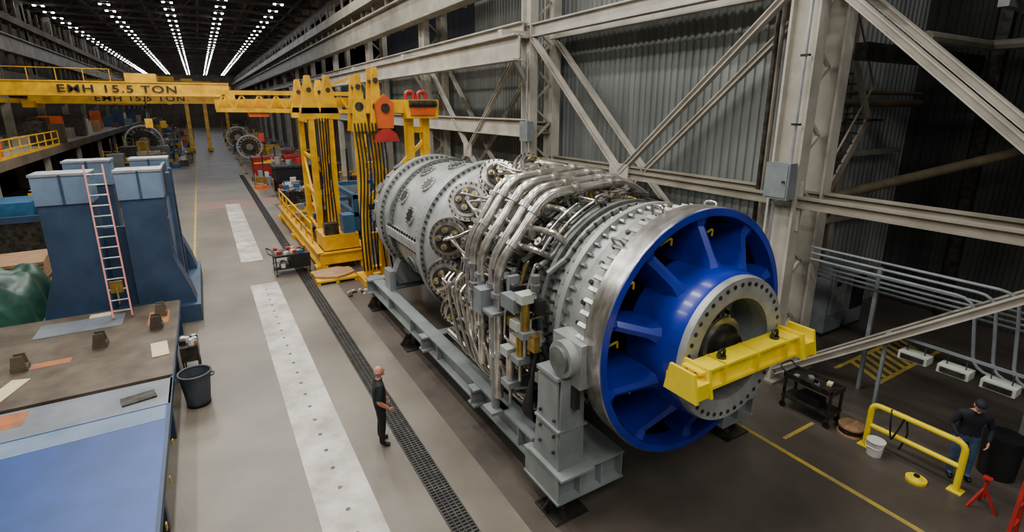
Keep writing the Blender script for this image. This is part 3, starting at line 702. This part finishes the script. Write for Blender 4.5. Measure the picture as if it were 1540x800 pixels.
def clutter(name,xa,xb,ya,yb,n,seed):
    random.seed(seed); mm=M()
    for i in range(n):
        x=U(xa,xb); y=ya+(yb-ya)*(i+U(0,1))/n; w,d,h=U(.3,1.1),U(.3,1.2),U(.3,1.5); k=random.choice(['gbox','dsteel','bwhite','red','teal','card','yel','orange','black','alu','whited','bluest','wood','brass'])
        r=random.random()
        if r<.45:
            mm.bb(x-w/2,x+w/2,y-d/2,y+d/2,0,h*.6,k); mm.bb(x-w*.3,x+w*.2,y-d*.3,y+d*.2,h*.6,h,random.choice(['gbox','dsteel','bwhite','teal','yel']))
        elif r<.7:
            mm.bb(x-w/2,x+w/2,y-d/2,y+d/2,h*.6,h*.66,k); mm.bb(x-w/2,x+w/2,y-d/2,y+d/2,.12,.17,'dsteel')
            for a in(-.45,.45):
                for b in(-.45,.45): mm.beam((x+a*w,y+b*d,0),(x+a*w,y+b*d,h*.66),.04,.04,'dsteel')
            for q in range(4): mm.box((x+U(-.3,.3)*w,y+U(-.3,.3)*d,h*.66+.08),(.15,.15,.16),random.choice(['red','bwhite','teal','card','yel']))
        elif r<.85:
            mm.cyl((x,y,0),(x,y,h),w*.35,k,n=14); mm.cyl((x,y,h),(x,y,h+.06),w*.38,'dsteel',n=14)
        else:
            mm.beam((x,y,0),(x,y,U(2,4)),.12,.12,random.choice(['yel','dsteel','whited'])); mm.beam((x-.7,y,2.0),(x+.7,y,2.0),.1,.1,'yel'); mm.box((x,y,.05),(.5,.5,.1),'dsteel')
    mm.obj(name)
clutter('shop_floor_clutter',-9.2,-3.3,43,150,170,4)
clutter('shop_floor_clutter',-3.2,-1.7,70,150,40,14)
clutter('shop_floor_clutter',-5.4,-5.0,27,41,12,34)
clutter('shop_floor_clutter',3.9,10.4,62,150,150,9)
clutter('shop_floor_clutter',3.8,5.9,48,56,16,19)
clutter('shop_floor_clutter',7.3,10.6,37.5,43,24,29)
def rotor(x,y,r,name):
    mm=M(); mm.cyl((x,y-.6,r+.5),(x,y+.6,r+.5),r,'steel2',n=36,caps=False); mm.cyl((x,y-.5,r+.5),(x,y+.5,r+.5),r*.72,'dsteel',n=30)
    mm.tube([V(x+r*math.cos(t*pi/18),y-.6,r+.5+r*math.sin(t*pi/18)) for t in range(36)],.12,'bwhite',closed=True)
    for k in range(20):
        t=k*pi/10; mm.beam((x+r*.7*math.cos(t),y-.55,r+.5+r*.7*math.sin(t)),(x+r*.97*math.cos(t),y-.55,r+.5+r*.97*math.sin(t)),.05,.1,'steel')
    mm.cyl((x,y-.8,r+.5),(x,y-.4,r+.5),r*.3,'steel',n=20); mm.box((x,y,.25),(r*2,1.6,.5),'gbox'); mm.obj(name)
rotor(5.0,74.5,1.4,'rotor_ring'); rotor(4.9,95,1.6,'rotor_ring'); rotor(-6.5,82,2.0,'rotor_ring')
m=M()
for i,(x,y) in enumerate(((5.3,58),(8.2,58))):
    m.bb(x-1.3,x+1.3,y-1,y+1,.1,1.9,'red')
    for k in range(9): m.bb(x-1.25+k*.3,x-1.15+k*.3,y-1.06,y-.98,.2,1.8,'red')
    m.bb(x-1.35,x+1.35,y-1.08,y+1.05,1.85,2.0,'red')
m.obj('red_shipping_bin')
m=M(); m.bb(4.6,9.4,44,47,1.1,2.2,'black'); m.bb(4.4,9.6,43.8,47.2,2.2,2.35,'dsteel')
for x in(4.8,9.2):
    for y in(44.2,46.8): m.bb(x-.15,x+.15,y-.15,y+.15,0,1.1,'black')
for i in range(6): m.cyl((5+i*.8,45.5,2.35),(5+i*.8,45.5,2.35+U(.2,.7)),.25,random.choice(['steel','gbox','red','dsteel']))
m.obj('black_work_platform')
m=M()
for i in range(22):
    m.box((-4.2-random.random()*3.2,62+random.random()*2,.5+random.choice((0,.62,1.2))),(.8,.8,.6),'card',rz=random.random()*.3)
m.bb(-7.8,-3.8,61.5,64.5,0,.2,'wood'); m.obj('cardboard_box_stack')
m=M()
for i in range(14):
    x=4.2+random.random()*2; y=38+random.random()*5; h=U(.5,1.3)
    m.bb(x,x+.8,y,y+.6,h-.06,h,'alu'); m.bb(x,x+.8,y,y+.6,.15,.2,'dsteel'); m.bb(x+.1,x+.5,y+.1,y+.4,h,h+.3,random.choice(['red','teal','bwhite','dsteel','orange']))
    for a in(.03,.77):
        for b in(.03,.57): m.beam((x+a,y+b,0),(x+a,y+b,h),.04,.04,'dsteel')
m.obj('workshop_benches')
m=M()
for i in range(7):
    x,y=(3.5+random.random()*.2,52+i*9); m.cyl((x,y,0),(x,y,1.0),.04,'yel'); m.cyl((x,y,0),(x,y,.05),.2,'black')
m.obj('barrier_posts')

m=M(); x0,x1,y0,y1=1.9,3.3,22.4,23.5
m.bb(x0,x1,y0,y1,.3,.36,'black'); m.bb(x0,x1,y0,y1,.82,.9,'black'); m.bb(x0+.6,x1,y0,y1,.36,.82,'black')
for x in(x0+.05,x1-.05):
    for y in(y0+.05,y1-.05): m.beam((x,y,.1),(x,y,.9),.05,.05,'dsteel'); m.cyl((x-.03,y,.115),(x+.03,y,.115),.09,'dsteel')
m.tube([(x0,y0,.9),(x0-.2,y0,1.05),(x0-.2,y1,1.05),(x0,y1,.9)],.025,'dsteel')
for i in range(16): m.box((U(x0+.1,x1-.1),U(y0+.1,y1-.1),.96),(U(.08,.25),U(.08,.2),.12),random.choice(['teal','red','orange','bwhite','dsteel','sheet']),rz=random.random())
for i in range(6): m.box((U(x0+.1,x0+.5),U(y0+.1,y1-.1),.42),(.15,.2,.12),random.choice(['teal','red','bwhite']))
m.obj('tool_cart')
m=M()
cx,cy=3.95,21.15
m.bb(cx-.78,cx+.8,cy-.75,cy+.75,.1,.18,'yel')
for x in(-.72,0,.74): m.bb(cx+x-.06,cx+x+.06,cy-.75,cy+.75,.0,.12,'yel')
m.prism([(.78*math.cos(t*pi/8)*(1+.1*(t%2)),.66*math.sin(t*pi/8)*(1+.1*(t%3==0))) for t in range(16)],(cx,cy,.18),(1,0,0),(0,1,0),(0,0,.09),'wood')
m.obj('wooden_disc_pallet')
m=M()
for i in range(10): m.box((4.0+random.random()*.7,18.6+random.random()*.7,.03),(U(.06,.2),U(.05,.12),.06),random.choice(['bwhite','dsteel','sheet']),rz=random.random()*3)
m.obj('floor_scrap')

# ---------------------------------------------------------------- right-hand details
m=M()
m.box((11.62,7.15,5.2),(.28,.6,.85),'gbox'); m.box((11.47,7.15,5.2),(.02,.52,.76),'gbox'); m.cyl((11.45,6.95,5.2),(11.4,6.95,5.2),.03,'dsteel')
m.tube([(11.72,7.0,5.6),(11.72,7.0,16)],.035,'alu'); m.tube([(11.72,7.3,4.8),(11.72,7.3,.2)],.035,'alu')
for z in(6.5,8,11): m.box((11.72,7.0,z),(.08,.2,.05),'dsteel')
m.obj('electrical_box')
m=M(); m.box((11.62,18.4,5.9),(.3,.6,.8),'gbox'); m.tube([(11.7,18.5,6.3),(11.7,18.5,9)],.05,'alu'); m.tube([(11.7,18.5,5.5),(11.7,18.5,.3)],.05,'alu'); m.obj('electrical_box')
m=M()
for i in range(4): m.tube([(13.45,8.3-.12*i,.2),(13.45,8.3-.12*i,2.6+.12*i),(13.45,5.5,2.6+.12*i),(13.45,-6,2.6+.12*i)],.03,'gbox',fil=.25)
for i in range(3): m.tube([(12.4,6.6,3.3+.15*i),(12.4,3.4-.3*i,3.3+.15*i),(12.4,3.2-.3*i,1.9),(12.4,-3,1.9-.1*i)],.03,'gbox',fil=.3)
for y in(5.5,2.5,-.5): m.beam((13.45,y,0),(13.45,y,3.2),.08,.08,'gbox')
m.obj('conduit_run')
m=M()
m.tube([(14.2,8.3,7.0),(20.8,8.3,7.0)],.12,'pipeb',n=12); m.tube([(14.2,8.3,7.3),(20.8,8.3,7.3)],.06,'pipeb'); m.tube([(14.3,8.3,7.0),(14.3,8.3,14)],.16,'pipeb',n=12)
m.tube([(15.4,8.35,0),(15.4,8.35,14)],.06,'alu'); m.tube([(16.6,8.35,0),(16.6,8.35,14)],.08,'whited')
m.tube([(14.6,8.2,4.2),(20.5,4.5,6.0)],.14,'pipeb',n=12)
for z in(1.5,3.5,5.5): m.box((17.3,8.3,z),(5.5,.12,.16),'whited')
m.obj('service_pipes')
m=M(); m.bb(15.5,20.5,-6,5,9.2,10.6,'gbox'); m.bb(15.3,20.6,4.8,5,9.0,10.8,'alu'); m.bb(15.3,20.6,1.6,1.8,9.0,10.8,'alu'); m.tube([(16,6.5,8.6),(20,6.5,8.6),(20,-4,8.6)],.15,'whited'); 
m.beam((14,3,11),(20.9,3,11),.3,.4,'whited'); m.beam((14,7,8.2),(20.9,7,8.2),.3,.4,'dsteel'); m.beam((14,-1,8.2),(20.9,-1,8.2),.3,.4,'dsteel')
m.obj('ventilation_duct')
m=M()
m.box((16.2,7.9,1.2),(1.0,.5,2.2),'gbox'); m.box((17.4,7.9,1.0),(.9,.5,1.8),'gbox'); m.box((16.2,7.62,1.4),(.8,.04,1.4),'alu'); m.box((17.4,7.62,1.2),(.7,.04,1.1),'dsteel'); m.box((16.1,7.58,1.7),(.2,.03,.2),'black')
m.bb(15.6,17.9,7.65,8.15,0,.1,'dsteel'); m.obj('control_cabinet')
m=M(); m.box((14.6,8.35,2.3),(.35,.08,1.6),'teal'); m.box((14.6,8.3,2.3),(.25,.03,1.4),'bwhite'); m.obj('gauge_board')
m=M()
for i,(x,y) in enumerate(((12.4,8.0),(12.8,8.15),(13.2,8.0))): m.tube([(x,y,0),(x,y,3+i*.6),(x,y+.2,3.6+i*.6),(x,y+.2,9.4)],.06+.02*i,'whited' if i%2 else 'dsteel',n=10,fil=.2)
m.box((12.6,8.0,3.0),(.5,.4,.35),'dsteel'); m.box((12.8,7.9,1.6),(.3,.3,.5),'gbox'); m.obj('riser_pipes')
m=M()
for k in range(4):
    z0=4+k*2.6; xs=14.0 if k%2==0 else 15.9; sg=1 if k%2==0 else -1
    for yy in(7.5,8.1): m.beam((xs,yy,z0),(xs+sg*1.9,yy,z0+2.5),.06,.22,'whited'); m.beam((xs,yy,z0+.9),(xs+sg*1.9,yy,z0+3.4),.04,.04,'whited')
    for i in range(10): m.box((xs+sg*i*.2,7.8,z0+.1+i*.26),(.24,.6,.04),'dsteel')
    m.bb(15.8 if sg>0 else 13.75,16.6 if sg>0 else 14.1,7.4,8.2,z0+2.5,z0+2.56,'dsteel')
m.obj('steel_stair')
m=M()
m.beam((12.0,4.6,2.25),(12.0,1.0,2.25),.05,.05,'gbox')
for y in(4.55,1.05): m.beam((12.0,y,0),(12.0,y,2.25),.06,.06,'gbox')
for y in(4.0,3.33,2.66,2.0):
    m.box((12.0,y,1.93),(.3,.5,.16),'lightbox'); m.box((11.84,y,1.93),(.02,.4,.1),'dsteel'); m.cyl((12,y-.15,2.0),(12,y-.15,2.25),.012,'dsteel',n=6); m.cyl((12,y+.15,2.0),(12,y+.15,2.25),.012,'dsteel',n=6)
m.obj('hanging_control_boxes')
m=M(); X=11.17
m.tube([(X,4.25,0),(X,4.25,.98),(X,2.7,.98),(X,2.7,0)],.055,'yel2',n=14,fil=.16)
m.tube([(X,4.25,.5),(X,2.7,.5)],.05,'yel2',n=12)
for y in(4.25,2.7): m.box((X,y,.01),(.22,.22,.02),'yel2')
m.obj('safety_barrier')
m=M(); m.tube([(X-.02,3.9,1.04),(X-.12,3.85,.8),(X-.1,3.8,.4),(X-.08,3.7,.75),(X-.02,3.65,1.05),(X+.08,3.6,.6),(X+.1,3.7,.2)],.018,'black',fil=.1,n=6); m.obj('hanging_cable')
m=M(); m.cyl((11.0,4.0,0),(11.0,4.0,.33),.13,'bwhite',r2=.155,n=24); m.tube([V(11,4,.32)+V(.16*math.cos(t*pi/12),.16*math.sin(t*pi/12),0) for t in range(24)],.012,'bwhite',closed=True); m.tube([(11,3.84,.3),(10.85,3.86,.2),(10.85,4.14,.2),(11,4.16,.3)],.006,'alu',n=5); m.obj('plastic_bucket')
m=M(); m.cyl((10.85,3.2,0),(10.85,3.2,.05),.17,'yel2',n=24); m.cyl((10.85,3.2,.05),(10.85,3.2,.09),.1,'yel2',r2=.07,n=20); m.cyl((10.85,3.2,.09),(10.85,3.2,.12),.05,'black'); m.obj('cone_base')
m=M(); x0,x1,y0,y1=11.0,11.55,4.95,6.05
for z in(.28,.78): m.bb(x0,x1,y0,y1,z,z+.04,'dsteel'); 
for z in(.82,): m.bb(x0,x0+.03,y0,y1,z,z+.08,'dsteel'); m.bb(x1-.03,x1,y0,y1,z,z+.08,'dsteel'); m.bb(x0,x1,y0,y0+.03,z,z+.08,'dsteel'); m.bb(x0,x1,y1-.03,y1,z,z+.08,'dsteel')
for x in(x0+.04,x1-.04):
    for y in(y0+.04,y1-.04): m.beam((x,y,.1),(x,y,.9),.05,.05,'dsteel'); m.cyl((x-.025,y,.07),(x+.025,y,.07),.07,'black')
m.tube([(x0+.05,y1,.9),(x0+.05,y1+.15,1.0),(x1-.05,y1+.15,1.0),(x1-.05,y1,.9)],.02,'dsteel')
for i in range(5): m.box((U(x0+.1,x1-.1),U(y0+.15,y1-.15),.86),(.15,.1,.06),random.choice(['alu','gbox','black','sheet']),rz=random.random())
m.box((11.28,5.5,.4),(.3,.5,.2),'black'); m.obj('utility_cart')
m=M(); m.cyl((11.35,4.62,.16),(11.35,4.62,.2),.26,'wood',n=24); m.cyl((11.35,4.62,0),(11.35,4.62,.16),.2,'dsteel',n=18); m.cyl((11.35,4.62,0),(11.35,4.62,.03),.28,'wood',n=24); m.tube([(11.35+.22*math.cos(t*.8),4.62+.22*math.sin(t*.8),.04+.012*t) for t in range(10)],.03,'black',fil=0); m.obj('cable_reel')
m=M()
c=V(11.05,2.3,0)
for i in range(3):
    t=2*pi*i/3+.4; m.beam(c+V(.22*math.cos(t),.22*math.sin(t),0),c+V(0,0,.4),.04,.04,'red')
m.cyl(c+V(0,0,.2),c+V(0,0,.6),.03,'red'); m.box(c+V(0,0,.6),(.12,.12,.03),'red'); m.obj('jack_stand')
m=M()
for s in(-.25,.25): m.beam((10.5+s,1.75,0),(10.5,1.75,1.5),.05,.05,'red'); m.beam((10.5+s,1.2,0),(10.5,1.5,1.5),.04,.04,'red')
for z in(.35,.7,1.05): m.box((10.5,1.75,z),(.5-z*.3,.05,.05),'red')
m.obj('red_step_ladder')
m=M()
m.bb(12.5,13.2,-.5,1.6,.75,.82,'dsteel'); m.cyl((12.4,2.5,0),(12.4,2.5,.85),.28,'black',n=20,r2=.32)
for x in(12.55,13.15):
    for y in(-.45,1.55): m.beam((x,y,0),(x,y,.8),.06,.06,'dsteel')
m.box((12.8,.8,1.0),(.4,.5,.35),'gbox'); m.obj('workbench')

# ---------------------------------------------------------------- people
def skinmesh(verts,edges,rad,root=0,sub=1):
    bm=bmesh.new(); ly=bm.verts.layers.skin.verify(); vv=[bm.verts.new(v) for v in verts]
    for a,b in edges: bm.edges.new((vv[a],vv[b]))
    for i,v in enumerate(vv):
        r=rad[i]; v[ly].radius=(r,r) if not isinstance(r,tuple) else r; v[ly].use_root=(i==root)
    me=bpy.data.meshes.new('tmp'); bm.to_mesh(me); bm.free(); ob=bpy.data.objects.new('tmp',me); bpy.context.scene.collection.objects.link(ob)
    ob.modifiers.new('s','SKIN').use_smooth_shade=True; s=ob.modifiers.new('u','SUBSURF'); s.levels=sub; s.render_levels=sub
    dg=bpy.context.evaluated_depsgraph_get(); ev=ob.evaluated_get(dg); me2=ev.to_mesh()
    vs=[v.co.copy() for v in me2.vertices]; fs=[tuple(p.vertices) for p in me2.polygons]
    ev.to_mesh_clear(); bpy.data.objects.remove(ob); bpy.data.meshes.remove(me); return vs,fs
def person(name,loc,rz,shirt,pants,longsl,cap,arms,head_turn=0,tilt=0,lean=0):
    mm=M(); g=1.12
    vs=[(0,0,.97),(0,-.005+lean*.15,1.12),(0,lean*.5,1.28),(0,lean*.85,1.41),(0,.005+lean*1.1,1.50),(0,.02+lean*1.3,1.57)]
    rd=[(.158*g,.125*g),(.16*g,.135*g),(.168*g,.132*g),(.14*g,.105*g),.066,.06]
    ed=[(0,1),(1,2),(2,3),(3,4),(4,5)]
    for s,(el,wr) in zip((-1,1),arms):
        i=len(vs); vs+=[(s*.195,lean*.85,1.42),(s*.24,lean*.7,1.30),el,tuple(Vector(el).lerp(Vector(wr),.45)),wr]; rd+=[.075,.068,.052,.046,.031]; ed+=[(3,i),(i,i+1),(i+1,i+2),(i+2,i+3),(i+3,i+4)]
    for s in(-1,1):
        i=len(vs); vs+=[(s*.1,0,.86),(s*.11,.01,.68),(s*.12,.015,.49),(s*.125,-.01,.3),(s*.13,-.02,.10),(s*.135,.04,.05),(s*.145,.15,.035)]; rd+=[.11,.096,.075,.07,.06,.047,.038]; ed+=[(0,i)]+[(i+j,i+j+1) for j in range(6)]
    V1,F1=skinmesh(vs,ed,rd,0,2)
    groups={}
    arml=[(Vector(vs[6]),Vector(vs[7]),Vector(vs[8]),Vector(vs[10])),(Vector(vs[11]),Vector(vs[12]),Vector(vs[13]),Vector(vs[15]))]
    def dseg(p,a,b):
        t=max(0,min(1,(p-a).dot(b-a)/max(1e-6,(b-a).length_squared))); return (p-a-(b-a)*t).length
    for f in F1:
        c=sum((V1[i] for i in f),Vector((0,0,0)))/len(f)
        fore=min(dseg(c,a[2],a[3]) for a in arml)<.062
        if fore: k='skin' if not longsl else shirt
        elif c.z>1.515: k='skin'
        elif c.z>.975 : k=shirt
        elif c.z<.085: k='shoe'
        else: k=pants
        groups.setdefault(k,[]).append(f)
    for k,fl in groups.items(): mm.add(V1,fl,k)
    for s,(el,wr) in zip((-1,1),arms):
        w=Vector(wr); d=(w-Vector(el)).normalized(); side=V(-s,0,0)
        sp=d.cross(side).normalized(); nn=sp.cross(d).normalized()
        R=Matrix((sp,nn,d)).transposed()
        mm.ell(w+d*.05,(.042,.018,.058),'skin',rot=R)
        for j,(o,L) in enumerate(((-.032,.062),(-.011,.076),(.011,.072),(.031,.056))):
            a=w+d*.09+sp*o; b=a+d*L*.45+nn*(.006*(1 if nn.dot(side)>0 else -1)); q=side*.014
            c2=b+d*L*.3+q; e=c2+d*L*.2+q*1.4
            v_,f_=skinmesh([a-d*.02,a,b,c2,e],[(0,1),(1,2),(2,3),(3,4)],[.0095,.0095,.009,.0085,.007],0,1); mm.add(v_,f_,'skin')
        fw=1 if sp.y>0 else -1
        a=w+d*.025+sp*fw*.03; v_,f_=skinmesh([a,a+d*.03+sp*fw*.022+side*.008,a+d*.06+sp*fw*.026+side*.016,a+d*.08+sp*fw*.022+side*.02],[(0,1),(1,2),(2,3)],[.013,.012,.01,.008],0,1); mm.add(v_,f_,'skin')
    Rh=Matrix.Rotation(head_turn,3,'Z')@Matrix.Rotation(tilt,3,'X'); hc=V(0,.025+lean*1.5,1.665-abs(lean)*.15)
    def hf(p):
        z=p.z/.118
        if z<0: p.x*=1+.28*z; p.y=p.y*(1+.12*z)+(.012*-z)
        if p.y<0: p.y*=1.08
        if abs(z)<.25 and p.y>.07: p.y-=.004
        return p
    mm.ell(hc,(.08,.098,.12),'skin',n=24,m=18,rot=Rh,fn=hf)
    def hp(x,y,z): return hc+Rh@V(x,y,z)
    mm.ell(hp(0,.1,-.012),(.013,.02,.026),'skin',rot=Rh); mm.ell(hp(0,.108,-.025),(.017,.013,.011),'skin',rot=Rh)
    for s in(-1,1):
        mm.ell(hp(s*.031,.086,.012),(.013,.009,.008),'bwhite',rot=Rh); mm.ell(hp(s*.031,.0935,.012),(.005,.004,.005),'black',rot=Rh)
        mm.ell(hp(s*.032,.092,.03),(.02,.006,.004),'pipeb',rot=Rh); mm.ell(hp(s*.082,-.005,-.005),(.009,.02,.03),'skin',rot=Rh)
    mm.ell(hp(0,.092,-.058),(.024,.008,.005),'redp',rot=Rh); mm.ell(hp(0,.085,-.095),(.03,.02,.018),'skin',rot=Rh)
    if cap:
        mm.ell(hp(0,-.005,.045),(.086,.104,.085),'navy',n=20,m=12,rot=Rh); mm.ell(hp(0,.11,.045),(.06,.06,.008),'navy',rot=Rh); mm.ell(hp(0,-.03,-.02),(.083,.083,.07),'pipeb',rot=Rh)
    else:
        for s in(-1,1): mm.ell(hp(s*.062,-.045,-.005),(.022,.05,.035),'gbox',rot=Rh)
        for s in(-1,1): mm.tube([hp(s*.031+.019*math.cos(t*pi/6),.103,.01+.014*math.sin(t*pi/6)) for t in range(12)],.0018,'black',closed=True,n=5); mm.tube([hp(s*.05,.103,.014),hp(s*.081,0,.012)],.002,'black',n=5)
    mm.tube([V(.074*math.cos(t*pi/8),.005+lean*1.1+.07*math.sin(t*pi/8),1.505) for t in range(16)],.014,shirt,closed=True,n=6)
    o=mm.obj(name,loc=loc,rz=rz,ang=60); return o
person('standing_man',(2.45,9.5,0),math.radians(-98),'shirt','pants',False,False,[((-.28,-.06,1.12),(-.27,.12,.9)),((.28,-.05,1.12),(.23,.15,.92))],head_turn=.1,tilt=.12)
person('worker_man',(11.66,2.85,0),math.radians(125),'navy','jean',True,True,[((-.3,.08,1.15),(-.22,.26,.98)),((.3,.08,1.15),(.22,.26,.98))],tilt=-.5,lean=.12)

# ---------------------------------------------------------------- lights
def area(name,loc,sx,sy,P_,col=(1,.97,.92)):
    l=bpy.data.lights.new(name,'AREA'); l.shape='RECTANGLE'; l.size=sx; l.size_y=sy; l.energy=P_; l.color=col
    o=bpy.data.objects.new(name,l); o.location=loc; bpy.context.scene.collection.objects.link(o); return o
for x,wx in((-6.8,.8),(-1.3,1.15),(3.3,1.15),(8.3,.5)):
    for y,wy in((-6,.65),(10,.95),(26,1.05),(42,1)): area('high_bay_lamp',(x,y,16.8),.8,9,1080*wx*wy)
area('high_bay_lamp',(17,2,15.5),1,8,130)
area('high_bay_lamp',(17,40,15.5),1,20,500)
w=bpy.data.worlds.new('world'); bpy.context.scene.world=w; w.use_nodes=True
bg=w.node_tree.nodes['Background']; bg.inputs['Color'].default_value=(.9,.95,1,1); bg.inputs['Strength'].default_value=.25
